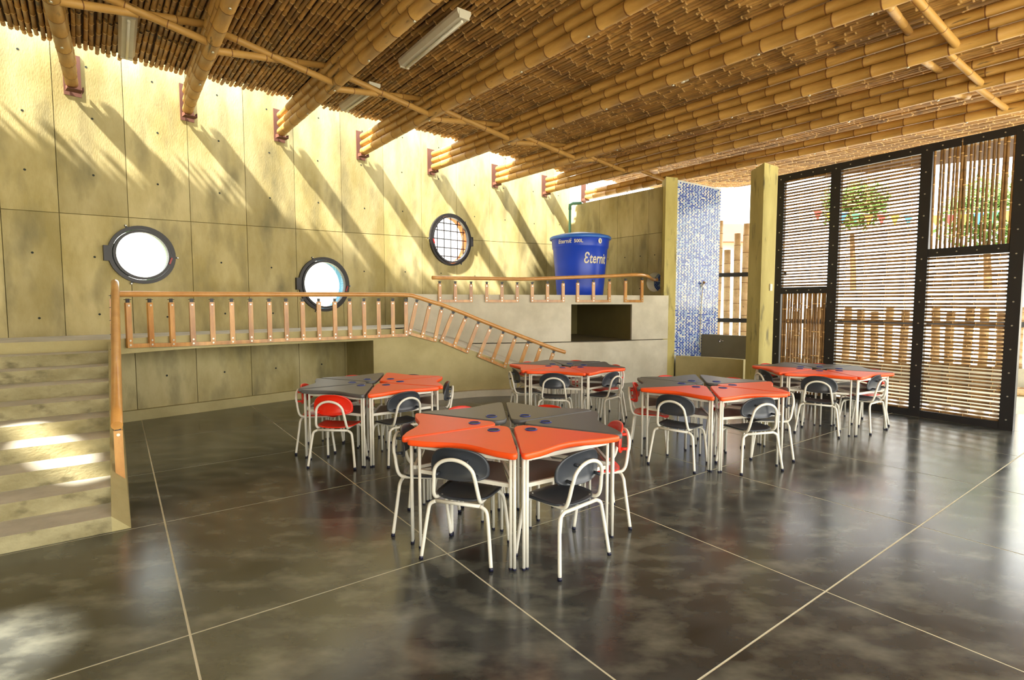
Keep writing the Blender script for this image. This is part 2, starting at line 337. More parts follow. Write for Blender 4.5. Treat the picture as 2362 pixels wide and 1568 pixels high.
# ---------------------------------------------------------------- walkway slab + ramp
FE=[(-4.12,5.57),(-3.78,6.30),(-3.22,6.78),(-2.78,7.14),(-2.31,7.48),(-2.0,7.70)]
FEs=[tuple(p[:2]) for p in smooth([(x,y,0) for x,y in FE],4)]
RF=[(-2.0,7.70),(-1.5,7.86),(-.98,8.13),(-.5,8.36),(-.05,8.44),(.5,8.54),(1.35,8.74)]
RFs=[tuple(p[:2]) for p in smooth([(x,y,0) for x,y in RF],5)]
GF=[(-1.62,8.36),(-1.3,8.72),(-.85,8.97),(-.28,9.07),(.5,9.22),(1.0,9.38),(1.6,9.58),(2.2,9.82),(2.95,10.12)]
GFs=[tuple(p[:2]) for p in smooth([(x,y,0) for x,y in GF],4)]
wk=thing('raised_walkway','raised concrete walkway below the portholes, open beneath, reached by the wide stairs','walkway')
wl=[tuple(p) for p in JW if -7.0<p.x<-2.3]; wl=[tuple(hitline([tuple(q) for q in JW],raydir(942)))]+wl[::-1]
pts=[tuple(SP(-3.6,2.7)),tuple(SP(-.06,2.7))]+FEs+[(-1.62,7.82)]+[(-1.62,8.36)]+wl
lastw=pts[-1]
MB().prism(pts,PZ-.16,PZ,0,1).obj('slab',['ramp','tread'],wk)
# niche end wall under the slab
MB().prism([(-2.0,7.71),(-1.62,8.36),(-1.95,9.5),(-2.72,8.77)],0,PZ-.161).obj('niche_end','ramp',wk)
MB().prism([tuple(SP(-3.6,2.7)),tuple(SP(-.1,2.7)),tuple(SP(-.1,2.9)),tuple(SP(-3.6,2.9))],0,PZ-.161).obj('landing_wall','step',wk)
rm=thing('ramp','curving olive concrete ramp falling from the walkway to the floor with a low kerb','ramp')
def rz(x): return max(.02,min(PZ,PZ-.40*(x+1.52)))
n=len(RFs); bk=[]
for i,p in enumerate(RFs):
    # matching point on the ledge front
    tt=i/(n-1); q=(-1.60+ (1.9+1.60)*max(0,(p[0]+2.0)/3.35), 0); x=max(-1.6,p[0]+.05-.35*max(0,1-(p[0]+2.0)))
    for a,b in zip(GFs,GFs[1:]):
        if a[0]<=x<=b[0]: y=a[1]+(b[1]-a[1])*(x-a[0])/(b[0]-a[0]+1e-9)
    bk.append((x,y-.002))
b=MB(); nn=len(RFs)
vs=[(p[0],p[1],0) for p in RFs]+[(p[0],p[1],rz(p[0])) for p in RFs]+[(p[0],p[1],rz(q[0])) for p,q in zip(bk,RFs)]+[(p[0],p[1],0) for p in bk]
b.add(vs,[(i,i+1,nn+i+1,nn+i) for i in range(nn-1)]+[(0,nn,2*nn,3*nn),(nn-1,4*nn-1,3*nn-1,2*nn-1)])
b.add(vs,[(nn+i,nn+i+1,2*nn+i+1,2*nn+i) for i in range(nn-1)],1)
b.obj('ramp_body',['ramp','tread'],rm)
kf=[p for p in RFs if -1.2<p[0]<1.36]; ko=offs(kf,-.09); ki=offs(kf,-.001)
MB().prism(ki+ko[::-1],0,.10).obj('kerb','grey',rm)
# ---------------------------------------------------------------- ledge block holding the tank
lg=thing('concrete_ledge','tall grey concrete ledge with a dark rectangular recess, carrying the blue water tank','ledge')
bkw=[tuple(p) for p in JW if p.x>-1.7 and p.x<1.2]
ledge_back=[(2.88,10.42),(1.36,12.40)]+[(p[0]+.02,p[1]-.03) for p in bkw[::-1]]+[(-1.86,9.58)]
up=MB().prism(GFs+ledge_back,.785,1.60).obj('ledge_block','grey',lg)
lowf=[(x,y-.0-.13*math.exp(-((x-1.55)/.55)**2)) for x,y in GFs]
lw=MB().prism(lowf+ledge_back,0,.77).obj('ledge_base','grey',lg)
cutb=MB().box((0,0,0),(1,1,1)); cme=bpy.data.meshes.new('c'); cme.from_pydata(cutb.v,[],cutb.f)
rot=math.atan2(9.86-9.36,2.22-.98)
cut(up,[(cme,Matrix.Translation((1.62-.45*math.sin(rot),9.6+.45*math.cos(rot),1.085))@Matrix.Rotation(rot,4,'Z')@Matrix.Diagonal((1.235,3.2,.70,1)))])
lc=Vector((1.62,9.6)); lx=Vector((math.cos(rot),math.sin(rot))); ly=Vector((-lx.y,lx.x))
b=MB(); q=[lc+lx*a+ly*c_ for a,c_ in ((-.612,.14),(.612,.02),(.612,2.04),(-.612,2.04))]; b.v=[(v.x,v.y,z) for z in (.7875,1.432) for v in q]; b.f=[(0,1,2,3),(7,6,5,4),(1,5,6,2),(2,6,7,3),(3,7,4,0)]; b.m=[0]*5; b.sm=[False]*5; b.obj('recess_shade_lining','core',lg)  # dark lining added inside the recess to paint its shade
# ---------------------------------------------------------------- pillar, mosaic wall, tub
b=MB().prism([(2.86,10.12),(3.11,10.22),(3.13,10.6),(2.92,10.6)],0,3.80); o=b.obj('concrete_pillar','column'); o['label']='slim ochre concrete pillar between the grey ledge and the blue mosaic wall'; o['category']='pillar'
mw0,mw1=Vector((3.135,10.33)),Vector((4.27,11.12)); mt=(mw1-mw0).normalized(); mn=Vector((mt.y,-mt.x)); L_=(mw1-mw0).length
mwall=MB().prism([mw0,mw1,mw1-mn*.12,mw0-mn*.12],0,3.79).obj('wall_mosaic','grout',kind='structure')
b=MB(); rows=int((3.78-.4)/.030); cols=int(L_/.046)
for r_ in range(rows):
    for c_ in range(cols):
        x0=c_*.046+(.023 if r_%2 else 0)+.004; x1=x0+.041
        if x1>L_: continue
        z0=.4+r_*.030+.002; z1=z0+.025; e=.004*random.random()+.003
        a=mw0+mt*x0; c=mw0+mt*x1; f=[a+mn*e,c+mn*e]
        vs=[(a.x,a.y,z0),(c.x,c.y,z0),(c.x,c.y,z1),(a.x,a.y,z1),(f[0].x,f[0].y,z0+.002),(f[1].x,f[1].y,z0+.002),(f[1].x,f[1].y,z1-.002),(f[0].x,f[0].y,z1-.002)]
        b.add(vs,[(4,5,6,7),(0,1,5,4),(1,2,6,5),(2,3,7,6),(3,0,4,7)],random.choices([0,1,2],[.86,.10,.04] if c_%2 else [.10,.46,.44])[0])
b.obj('mosaic_tiles',['tb','tl','tw'],mwall,kind='stuff')
# mosaic seen through the round hole
m20,m21=Vector((2.05,11.95)),Vector((3.75,11.35)); m2t=(m21-m20).normalized(); m2n=Vector((m2t.y,-m2t.x)); 
mw2=MB().prism([m20,m21,m21-m2n*.1,m20-m2n*.1],0,3.2).obj('wall_shower','grout',kind='structure')
b=MB()
for r_ in range(24):
    for c_ in range(22):
        x0=.35+c_*.046+(.023 if r_%2 else 0); z0=1.55+r_*.03; a=m20+m2t*x0+m2n*.004; c=m20+m2t*(x0+.041)+m2n*.004
        b.add([(a.x,a.y,z0),(c.x,c.y,z0),(c.x,c.y,z0+.025),(a.x,a.y,z0+.025)],[(0,1,2,3)],random.choices([0,1,2],[.6,.3,.1])[0])
b.obj('mosaic_tiles',['tb','tl','tw'],mw2,kind='stuff')
tb=thing('bathing_tub','built-in grey concrete tub in front of the blue mosaic wall','tub')
fr=[tuple(p[:2]) for p in smooth([(3.12,10.16,0),(3.45,9.98,0),(3.8,9.74,0),(4.10,9.44,0)],4)]
MB().prism(fr+offs(fr,.12)[::-1],0,.455).obj('front_wall','ramp',tb)
MB().prism([(3.2,10.30),(3.82,10.70),(4.5,10.1),(4.2,9.6),(3.86,9.87)],0,.38).obj('tub_floor','darkgrey',tb)
MB().prism([(3.83,10.80),(4.62,10.02),(4.72,10.12),(3.93,10.92)],0,.83).obj('back_wall','darkgrey',tb)
tap=thing('tub_tap','small chrome tap on the dark back wall of the tub','tap',(4.12,10.51,.72))
b=MB(); b.tube([(0,0,0),(-.05,-.05,0),(-.06,-.06,-.03)],.012,8); b.obj('spout','chrome',tap)
b=MB(); b.tube([(-.05,.03,.0),(.03,-.05,.0)],.008,8); b.tube([(-.02,-.02,-.03),(-.02,-.02,.04)],.008,8); b.obj('knob','chrome',tap)
sh=thing('hand_shower','chrome hand shower with a cream hose hanging on the blue mosaic wall','shower',(3.82,10.80,1.82))
b=MB(); b.box((0,-.02,0),(.06,.04,.09)); b.obj('bracket','chrome',sh)
b=MB(); b.tube([(0,-.04,.03),(.01,-.07,.05)],[.02,.03],12); b.tube([(0,-.045,.02),(0,-.03,-.09)],.01,8); b.obj('shower_head','chrome',sh)
b=MB(); b.tube(smooth([(0,-.03,-.09),(-.02,-.04,-.35),(-.03,-.04,-.9),(-.02,-.04,-1.36)],5),.008,6); b.obj('hose','hose',sh)
cl=thing('square_column','square ochre concrete column between the tub and the bamboo screen','column',(0,0,0))
MB().prism([(3.93,8.50),(4.285,8.78),(4.33,9.25),(3.97,9.06)],0,3.64).obj('shaft','column',cl)
b=MB(); q=Vector((3.93,8.50)).lerp(Vector((4.285,8.78)),.70); tq=Vector((.355,.28)).normalized(); nq=Vector((tq.y,-tq.x))
b.box((q.x+nq.x*.008,q.y+nq.y*.008,1.45+37*8.7/1235),(.075,.016,.11),rz=math.atan2(tq.y,tq.x)); o=b.obj('light_switch','fix'); o['label']='small white switch plate on the square column beside the screen'; o['category']='switch'
# ---------------------------------------------------------------- bamboo culm meshes
def culm(name,length,r,step,n=10,mats=('culm','node'),bulge=1.10,seed=0,taper=0,wob=0,nodew=.008):
    rnd=random.Random(seed); pts=[];rr=[];mis=[]; x=rnd.uniform(.05,step); pts.append((0,0,0)); rr.append(r); mis.append(0)
    def off(x): return (x,wob*math.sin(x*1.3+seed),wob*math.cos(x*.9+seed*2))
    def rad(x): return r*(1-taper*x/length)
    while x<length-.06:
        for dx,k,mi in ((-nodew*2,1,0),(-nodew,bulge,1),(0,bulge*.97,1),(nodew,bulge,0),(nodew*2,1,0)):
            pts.append(off(x+dx)); rr.append(rad(x)*k); mis.append(mi)
        x+=step*rnd.uniform(.85,1.15)
    pts.append(off(length)); rr.append(rad(length)); mis.append(0)
    b=MB(); b.tube(pts,rr,n,mis=mis); return b.mesh(name,list(mats))
def dirrot(d):
    return Vector(d).to_track_quat('X','Z').to_euler()
# ---------------------------------------------------------------- roof: cane deck and beams
EDGE=[(-8.6,2.6),(-7.0,4.0),(-5.19,5.63),(-4.81,6.08),(-4.01,6.81),(-3.18,7.46),(-2.29,8.27),(-1.04,9.33),(.164,10.75),(1.11,11.7),(3.4,13.3),(5.4,13.2),(7.2,12.2),(10.5,10.2)]
EM=[(MD.dot(V2(p)),BD.dot(V2(p))) for p in EDGE]
def bstart(m):
    for (m0,b0),(m1,b1) in zip(EM,EM[1:]):
        if m0<=m<=m1: return b0+(b1-b0)*(m-m0)/(m1-m0)
    return EM[-1][1]
BEND=3.4; DZ=4.275
ceil_pts=[V2(p)+BD*.05 for p in EDGE]
ms,me_=EM[0][0],EM[-1][0]
cp=[tuple(p) for p in ceil_pts]+[tuple(MD*me_+BD*BEND),tuple(MD*ms+BD*BEND)]
ceiling=MB().prism(cp,DZ+.022,DZ+.09).obj('ceiling','roof',kind='structure')
def skyhole(x,y,z,r,sc=1,an=0):
    k=(DZ+.05-z)/-SUN.z; c=Vector((x,y,z))+SUN*k*-1*1.0; 
    c=Vector((x-SUN.x*k*1.0,y-SUN.y*k*1.0,DZ+.05)); return (cylmesh(r,.6,40),Matrix.Translation(c)@Matrix.Rotation(an,4,'Z')@Matrix.Diagonal((sc,1,1,1)))
holes=[skyhole(-3.20,4.15,0,.15,3.2,R(136)),skyhole(-2.27,2.03,0,.39)]
cut(ceiling,holes)
variants=[culm('cane%d'%i,13.6,.0215,.36,6,('cane','nodel'),1.22,seed=i,wob=.006,nodew=.009) for i in range(6)]
m=-2.6; i=0
while m<12.6 and i<299:
    s=bstart(m)+random.uniform(-.07,.05); p=MD*m+BD*s
    e=min(13.6,BEND-s); 
    o=link('roof_cane',variants[random.randrange(6)],ceiling,(p.x,p.y,DZ+random.uniform(-.006,.004)),tuple(dirrot((BD.x,BD.y,random.uniform(-.0006,.0006)))))
    o.scale=(e/13.6,1,1)
    m+=.0505*random.uniform(.96,1.04); i+=1
bt=[((168,203),(120,0),3),((430,262),(530,0),3),((645,308),(985,5),3),((833,352),(1480,0),3),((995,388),(1940,40),3),((1138,420),(2362,62),3),((1244,444),(2362,170),3),((1320,462),(2362,243),2)]
def fl(x,y,z):
    a=(x-1181)/FP; b_=-(y-784)/FP; c,s=math.cos(PITCH),math.sin(PITCH)
    d=(a,c+s*b_,-s+c*b_); k=(z-CH)/d[2]; return Vector((d[0]*k,d[1]*k))
ordn=['first','second','third','fourth','fifth','sixth','seventh','eighth']
BZ=3.92; beams=[]
culms=[culm('beam_culm%d'%i,13.4,.058,.34,12,('culm','node'),1.05,seed=i+20,wob=.004,nodew=.006) for i in range(5)]
for i,(a,b,nc) in enumerate(bt):
    P,Q=fl(*a,BZ),fl(*b,BZ); d=(Q-P).normalized(); P2=P-d*2; best=None
    for w0,w1 in zip(JW,JW[1:]+[Vector((2.1,13.1))]):
        den=d.x*(w1-w0).y-d.y*(w1-w0).x
        tt=((w0-P2).x*(w1-w0).y-(w0-P2).y*(w1-w0).x)/den; ss=((w0-P2).x*d.y-(w0-P2).y*d.x)/den
        if 0<=ss<=1 and tt>0: best=(P2+d*tt,(w1-w0).normalized())
    W0,wt=best; n2=Vector((wt.y,-wt.x)); st0=W0+d*.10
    e=thing('roof_beam','%s bamboo roof beam from the left, %s culms stacked, held by a steel bracket on the concrete wall'%(ordn[i],'three' if nc==3 else 'two'),'beam',(st0.x,st0.y,BZ),0,'bamboo roof beams'); beams.append((st0,d))
    for k in range(nc):
        q=link('culm',culms[(i*2+k)%5],e,(0,0,k*.117),tuple(dirrot((d.x,d.y,0)))); q.scale=(1,1.06 if k==0 else .95,1.06 if k==0 else .95)
    b=MB(); rw=math.atan2(wt.y,wt.x); off=W0-st0
    b.box((off.x+n2.x*.006,off.y+n2.y*.006,.115),(.16,.01,.46),rz=rw)
    b.box((off.x+n2.x*.08+wt.x*.07,off.y+n2.y*.06+wt.y*.07,-.05),(.008,.10,.05),rz=rw); b.box((off.x+n2.x*.08-wt.x*.07,off.y+n2.y*.06-wt.y*.07,-.05),(.008,.10,.05),rz=rw)
    b.box((off.x+n2.x*.09,off.y+n2.y*.09,-.075),(.14,.12,.008),rz=rw); b.obj('steel_bracket','rust',e)
    b=MB(); ln=1.2
    while ln<9:
        q=d*ln; b.tube([(q.x,q.y,-.073),(q.x,q.y,-.058)],.013,6); ln+=.95
    b.obj('bolt','bolt',e,kind='stuff')
brc=[culm('brace%d'%i,1.0,.036,.30,10,('culm','node'),1.06,seed=40+i,nodew=.004) for i in range(3)]
def brace(p,q,parent,r=1.0,k=0):
    d=q-p; o=link('culm',brc[k%3],parent,tuple(p-parent.location),tuple(dirrot(d))); o.scale=(d.length,r,r)
def xb(i,t0,t1,where,zo=0):
    (p0,d0),(p1,d1)=beams[i],beams[i+1]
    def pt(p,d,t,z): q=p+d*t; return Vector((q.x,q.y,z))
    a0=pt(p0,d0,t0,BZ-.01); a1=pt(p1,d1,t0-.1,BZ+.27); b0=pt(p0,d0,t1-.3,BZ+.27); b1=pt(p1,d1,t1,BZ-.01)
    e=thing('cross_brace','crossed bamboo braces joining the %s and %s roof beams, %s'%(ordn[i],ordn[i+1],where),'brace',tuple(a0),0,'crossed bamboo braces')
    brace(a0,a1,e,k=i); brace(b0,b1,e,k=i+1)
for i in range(7): xb(i,2.05,2.2,'near the wall')
for i in range(3,7): xb(i,7.0,7.3,'far from the wall')
# fluorescent battens
def batten(px0,px1,z,label):
    a,b_=fl(*px0,z),fl(*px1,z); c=(a+b_)/2; d=(b_-a); rz_=math.atan2(d.y,d.x); L=min(d.length,1.3)
    e=thing('batten_light',label,'lamp',(c.x,c.y,z),rz_,'fluorescent ceiling battens')
    b=MB(); b.add([(x,y,zz) for x in (-L/2,L/2) for y,zz in ((-.05,.0),(.05,0),(.075,.045),(.075,.075),(-.075,.075),(-.075,.045))],[(0,1,2,3,4,5)[::-1],(6,7,8,9,10,11)]+[(i,(i+1)%6,6+(i+1)%6,6+i) for i in range(6)]); b.obj('housing','fix',e)
    b=MB(); b.tube([(-L/2+.04,0,-.016),(L/2-.04,0,-.016)],.013,10); b.obj('tube','white',e)
    for s_ in (-1,1):
        b=MB(); b.box((s_*(L/2-.005),0,.02),(.02,.11,.06)); b.obj('end_cap','fix',e)
        b=MB(); b.tube([(s_*.3,0,.075),(s_*.3,0,.16)],.006,6); b.obj('hanger','black',e)
batten((292,135),(297,40),4.10,'white fluorescent batten at the upper left, between first and second beams')
batten((795,255),(865,205),4.10,'white fluorescent batten partly behind bamboo braces above the third and fourth beams')
batten((930,158),(1075,38),4.10,'large white fluorescent batten under the cane ceiling near the top centre')
p=fl(1575,187,4.16); e=thing('ceiling_junction','small white junction box on the cane ceiling between two beams','junction box',(p.x,p.y,4.19))
b=MB(); b.box((0,0,.0),(.11,.09,.05),rz=.6); b.obj('box','fix',e); b=MB(); b.tube([(0,0,-.02),(0,0,-.05)],[.025,.02],10); b.obj('socket','white',e)
# ---------------------------------------------------------------- water tank
TK=Vector((1.34,10.62,1.60))
tk=thing('water_tank','round blue plastic water tank with pale lettering standing on the grey ledge','water tank',tuple(TK))
b=MB(); b.lathe([(.44,0),(.455,.02),(.47,.2),(.505,.6),(.53,.90),(.545,.92),(.55,.95),(.56,1.08),(.575,1.10),(.575,1.12)],48); b.obj('body','tank',tk)
b=MB(); b.lathe([(.592,1.085),(.600,1.10),(.598,1.13),(.57,1.15),(.42,1.19),(.2,1.225),(.02,1.235)],48); b.obj('lid','lid',tk)
def wrap_text(s,size,ang0,z,r0,name,shear=0,bold=.0,slope=0.0,xs=1):
    cu=bpy.data.curves.new('t','FONT'); cu.body=s; cu.size=size; cu.shear=shear; cu.offset=bold; cu.resolution_u=4
    o=bpy.data.objects.new('t',cu); COL.objects.link(o); bpy.context.view_layer.update()
    me=bpy.data.meshes.new_from_object(o.evaluated_get(bpy.context.evaluated_depsgraph_get())); bpy.data.objects.remove(o)
    bm=bmesh.new(); bm.from_mesh(me)
    bmesh.ops.subdivide_edges(bm,edges=[e for e in bm.edges if e.calc_length()>size*.15],cuts=2)
    base=math.atan2(-TK.y,-TK.x)   # direction towards the camera
    for v in bm.verts:
        a=base+ang0+v.co.x*xs/r0; rr=r0+slope*v.co.y+.004; v.co=Vector((rr*math.cos(a),rr*math.sin(a),z+v.co.y))
    bm.to_mesh(me); bm.free(); me.materials.clear(); me.materials.append(M['text'])
    return link(name,me,tk)
wrap_text('Eternit',.105,R(-47),.985,.557,'printed_lettering',.15,.002,slope=.08)
wrap_text('\u00ae',.04,R(-19.5),1.045,.557,'printed_lettering',0,.0,slope=.08)
wrap_text('500L',.085,R(-12),.99,.557,'printed_lettering',0,.002,slope=.08)
wrap_text('\u0190ternit',.27,R(7),.61,.514,'printed_lettering',.12,.005,slope=.09,xs=.66)
base=math.atan2(-TK.y,-TK.x); a=base+R(41); b=MB(); c=Vector((math.cos(a),math.sin(a),0)); tt=Vector((-c.y,c.x,0))
b.add([tuple(c*.566+tt*.045*math.cos(k*PI/10)+Vector((0,0,1.025+.05*math.sin(k*PI/10)))) for k in range(20)],[tuple(range(20))]); 
b.add([tuple(c*.568+tt*x+Vector((0,0,1.025+z))) for x,z in ((-.012,.03),(.0,.03),(.02,-.01),(.012,-.03),(.0,-.02))],[(0,1,2,3,4)],1); b.obj('round_emblem',['text','rust'],tk)
e=thing('water_pipe','green plastic pipe running down the wall corner to the blue tank','pipe',(1.28,12.0,1.6))
pz=2.02
b=MB(); b.tube(smooth([(0,0,.9),(0,0,1.5),(0,0,pz-.06)],3),.03,10); b.obj('riser','pvc',e)
b=MB(); b.tube([(0,0,pz-.1),(0,0,pz),(.06,-.02,pz+.03),(.25,-.08,pz+.03)],[.036,.036,.036,.03],10); b.obj('elbow','pvc',e)
b=MB(); b.tube([(0,0,.9),(.0,-.5,.86),(.05,-1.2,.86),(.05,-1.35,.8)],.03,8); b.obj('inlet','pvc',e)
# ---------------------------------------------------------------- handrails
def rail_tube(parent,pts,r=.031): b=MB(); b.tube(smooth(pts,4),r,14); b.obj('rail','rail',parent)
def baluster(parent,top,bot,face,side):
    "plank hanging from the rail, bolted on the concrete face"
    top=Vector(top);bot=Vector(bot); f=Vector(face).normalized(); ax=(bot-top).normalized()
    b=MB(); s0=top+ax*.055; b.bar(s0,bot,.054,.028,up=f); o=b.obj('baluster','wood',parent)
    b=MB(); b.bar(top+ax*.012,top+ax*.075,.034,.014,up=f); b.bar(top+ax*.022-ax.cross(f)*.03,top+ax*.022+ax.cross(f)*.03,.03,.006,up=ax); b.obj('clip','black',o)
    b=MB(); ff=f
    for q in (s0+ax*.03,bot-ax*.028,bot-ax*.075): b.tube([q+ff*.013,q+ff*.020],.011,8)
    b.obj('bolt','bolt',o,kind='stuff')
    return o
def pj(x,y,poly,off_=0.0):
    "point of the given curved face seen at column x, row y"
    e0=V2(poly[0])*2-V2(poly[1]); e1=V2(poly[-1])*2-V2(poly[-2])
    p=hitline([tuple(V2(poly[0])+(e0-V2(poly[0]))*4)]+list(poly)+[tuple(V2(poly[-1])+(e1-V2(poly[-1]))*4)],raydir(x)); a=(x-1181)/FP; b_=-(y-784)/FP; c,s=math.cos(PITCH),math.sin(PITCH)
    k=p.y/(c+s*b_); return Vector((a*k,p.y,CH+(-s+c*b_)*k))
def facen(poly,p):
    best=None
    for a,b_ in zip(poly,poly[1:]):
        mid=(V2(a)+V2(b_))/2; dd=(mid-V2(p)).length
        if best is None or dd<best[0]: t_=(V2(b_)-V2(a)).normalized(); best=(dd,Vector((t_.y,-t_.x,0)))
    return best[1]
FO=offs(FEs+RFs[1:],-.022)
hr=thing('walkway_handrail','long wooden handrail with bolted plank balusters along the walkway and down the ramp','handrail')
tops=[(293.8,686),(344.4,686),(394,686),(441.5,686),(488,686),(533.5,686),(577,686),(620,686),(659,686),(697,686),(734.6,686),(771.5,686),(805.8,686),(839,686),(873,686),(905.7,686),(936,687)]
boty=[802,800,799,797,795,793,791,789,787,786,785,783,782,780,779,777,776]
pp=[]
for (x,y),yb in zip(tops,boty):
    p=pj(x,y,FO); q=pj(x,yb,FO); q=Vector((p.x,p.y,q.z)); f=facen(FO,p); baluster(hr,p,q,f,0); pp.append(q-f*.0+Vector((0,0,.02)))
for a,b_ in zip(pp,pp[1:]): 
    b=MB(); d=(b_-a).normalized()*.014; b.bar(a+d,b_-d,.020,.044); b.obj('bottom_rail','wood',hr)
rt_=[(962.5,689),(992.7,698),(1020,706),(1047,716.5),(1076,727.8),(1105,740),(1133.5,751),(1162,762.5),(1190.6,773.7),(1220,785),(1249,796),(1278.6,807)]
rb=[(944,772),(973,780),(1002,788),(1017,789.5),(1046,801),(1076,814),(1104,824),(1134,836),(1163,848),(1192,861),(1221,874),(1250,887)]
bb=[]
for (x,y),(x2,y2) in zip(rt_,rb):
    p=pj(x,y,FO); q=pj(x2,y2,FO); f=facen(FO,p); baluster(hr,p,q,f,0); bb.append(q+(p-q).normalized()*.02)
for k in range(len(bb)-1):
    if k%3==2: continue
    b=MB(); d=(bb[k+1]-bb[k]).normalized()*.014; b.bar(bb[k]+d,bb[k+1]-d,.020,.044); b.obj('bottom_rail','wood',hr)
tp=[pj(x,y,FO)+Vector((0,0,.018)) for x,y in [(260,682),(344,682),(488,682),(620,682),(734,682),(839,682),(936,683),(962,688)]+rt_[1:]+[(1304,815)]]
rail_tube(hr,tp)
# stair handrail
sr=thing('stair_handrail','round wooden handrail running down the right side of the stairs','handrail')
r0=SP(-.05,.42); r1=SP(-.02,2.62); z0_,z1_=.60,1.60
rail_tube(sr,[(r0.x,r0.y,z0_),((r0.x+r1.x)/2,(r0.y+r1.y)/2,(z0_+z1_)/2),(r1.x,r1.y,z1_),(r1.x+NN.x*.25,r1.y+NN.y*.25,z1_+.07)],.035)
pr_=None
for k in range(9):
    d=.50+.26*k; q=SP(-.045,d); zt=z0_+(z1_-z0_)*(d-.42)/2.2-.03; zb=.10+.367*d-.13-.10
    p3=Vector((q.x,q.y,zt)); q3=Vector((q.x,q.y,max(.12,zb)))
    o_=baluster(sr,p3,q3,Vector((-NN.x,-NN.y,0)),0); c3=q3+Vector((0,0,.02))
    if pr_: b=MB(); b.bar(pr_+Vector((NN.x,NN.y,.37))*.012,c3-Vector((NN.x,NN.y,.37))*.012,.020,.044); b.obj('bottom_rail','wood',sr)
    pr_=c3
# upper handrail
GO=offs(GFs,-.022)
ur=thing('ledge_handrail','wooden handrail with grouped balusters along the top of the grey ledge beneath the tank','handrail')
ux=[1014,1050,1086.5,1122.7,1157.8,1193,1227.7,1263,1299,1332.7,1369,1405.7,1443,1481]
def uy(x): return 643+(x-1000)*.015 if x<1212 else 646-(x-1212)*.036
ub=[]
for x in ux:
    p=pj(x,uy(x)+3,GO); q=pj(x,697,GO); q=Vector((p.x,p.y,q.z)); baluster(ur,p,q,facen(GO,p),0); ub.append(q+Vector((0,0,.02)))
for k in range(len(ub)-1):
    if k%3==2: continue
    b=MB(); d=(ub[k+1]-ub[k]).normalized()*.014; b.bar(ub[k]+d,ub[k+1]-d,.020,.044); b.obj('bottom_rail','wood',ur)
hz=Vector((hp.x,hp.y,1.92)); rn3=Vector((rn.x,rn.y,0))
rail_tube(ur,[pj(x,uy(x)-1,GO)+Vector((0,0,.012)) for x in (997,1050,1122,1212,1299,1405,1481)]+[hz+rn3*.05,hz-rn3*.1])
# ---------------------------------------------------------------- bamboo screen in its steel frame
S0=Vector((5.715,6.045)); S1=Vector((4.996,7.182)); sd=(S1-S0).normalized(); sn=Vector((-sd.y,sd.x))
if sn.x>0: sn=-sn                                              # room side
sc=thing('bamboo_screen','tall bolted black steel frame filled with horizontal and vertical bamboo canes, right of the column','screen',(S0.x,S0.y,0),math.atan2(sd.y,sd.x))
LT=2.90; HT=3.43
def LX(px): q=hitline([tuple(S0-sd*.3),tuple(S0+sd*3.3)],raydir(px)); return (q-S0).dot(sd)
def post(x0,x1,z0,z1,nm='post'): b=MB(); b.prism([(x0,-.035),(x1,-.035),(x1,.035),(x0,.035)],z0,z1); return b.obj(nm,'black',sc)
xa,xb_,xc,xd,xe,xf,xg,xh=LX(1785),LX(1800),LX(1905),LX(1927),LX(2106),LX(2132),LX(2318),-.02
post(xb_,xa,0,HT); post(xd,xc,0,HT); post(xf,xe,0,HT); post(xh,xg,0,HT)
def rail_(x0,x1,z0,z1): b=MB(); b.prism([(x1,-.03),(x0,-.03),(x0,.03),(x1,.03)],z0,z1); b.obj('frame_rail','black',sc)
for x0,x1 in ((xb_,xc),(xd,xe),(xf,xg)): rail_(x0,x1,HT-.10,HT); rail_(x0,x1,0,.085)
rail_(xb_,xc,1.60,1.70); rail_(xf,xg,2.03,2.13)
b=MB()
for x in ((xa+xb_)/2,(xc+xd)/2,(xe+xf)/2,(xg+xh)/2):
    z=.12
    while z<HT:
        for s_ in (-1,1): b.tube([(x,.035*s_,z),(x,.042*s_,z)],.009,6)
        z+=.27
for x0,x1,z in ((xb_,xc,1.65),(xf,xg,2.08),(xb_,xc,HT-.05),(xd,xe,HT-.05),(xf,xg,HT-.05)):
    for k in range(4): x=x1+(x0-x1)*(k+.5)/4; [b.tube([(x,.03*s_,z),(x,.037*s_,z)],.008,6) for s_ in (-1,1)]
b.obj('bolt','bolt',sc,kind='stuff')
hv=[culm('slat_cane%d'%i,1.0,.0142,.24,7,('slat','nodel'),1.12,seed=60+i,wob=.003,nodew=.004) for i in range(6)]
def hcane(x0,x1,z,yo):
    o=link('screen_cane',hv[random.randrange(6)],sc,(x1-.03,yo+random.uniform(-.004,.004),z),(0,random.uniform(-.002,.002),random.uniform(-.003,.003))); o.scale=(x0-x1+.06,1,random.uniform(.86,1.10))
def vcane(x,z0,z1,yo,s=1):
    o=link('screen_cane',hv[random.randrange(6)],sc,(x,yo,z0),(0,-PI/2,0)); o.scale=(z1-z0,s,s); o.rotation_euler=(random.uniform(-.006,.006),-PI/2+random.uniform(-.008,.008),0)
SY=.012
z=1.72
while z<HT-.1: hcane(xb_,xc,z,SY); z+=.0455
z=.10
while z<HT-.09: hcane(xd,xe,z,SY); z+=.0465
z=.10
while z<2.02: hcane(xf,xg,z,SY); z+=.0465
x=xc+.02
while x<xb_-.01: vcane(x,.08,1.61,SY,1.2*random.uniform(.85,1.1)); x+=.0435*random.uniform(.9,1.1)
x=xg+.02
while x<xf-.01: vcane(x,2.12,HT-.02,SY,1.05*random.uniform(.8,1.15)); x+=.0385*random.uniform(.85,1.3)
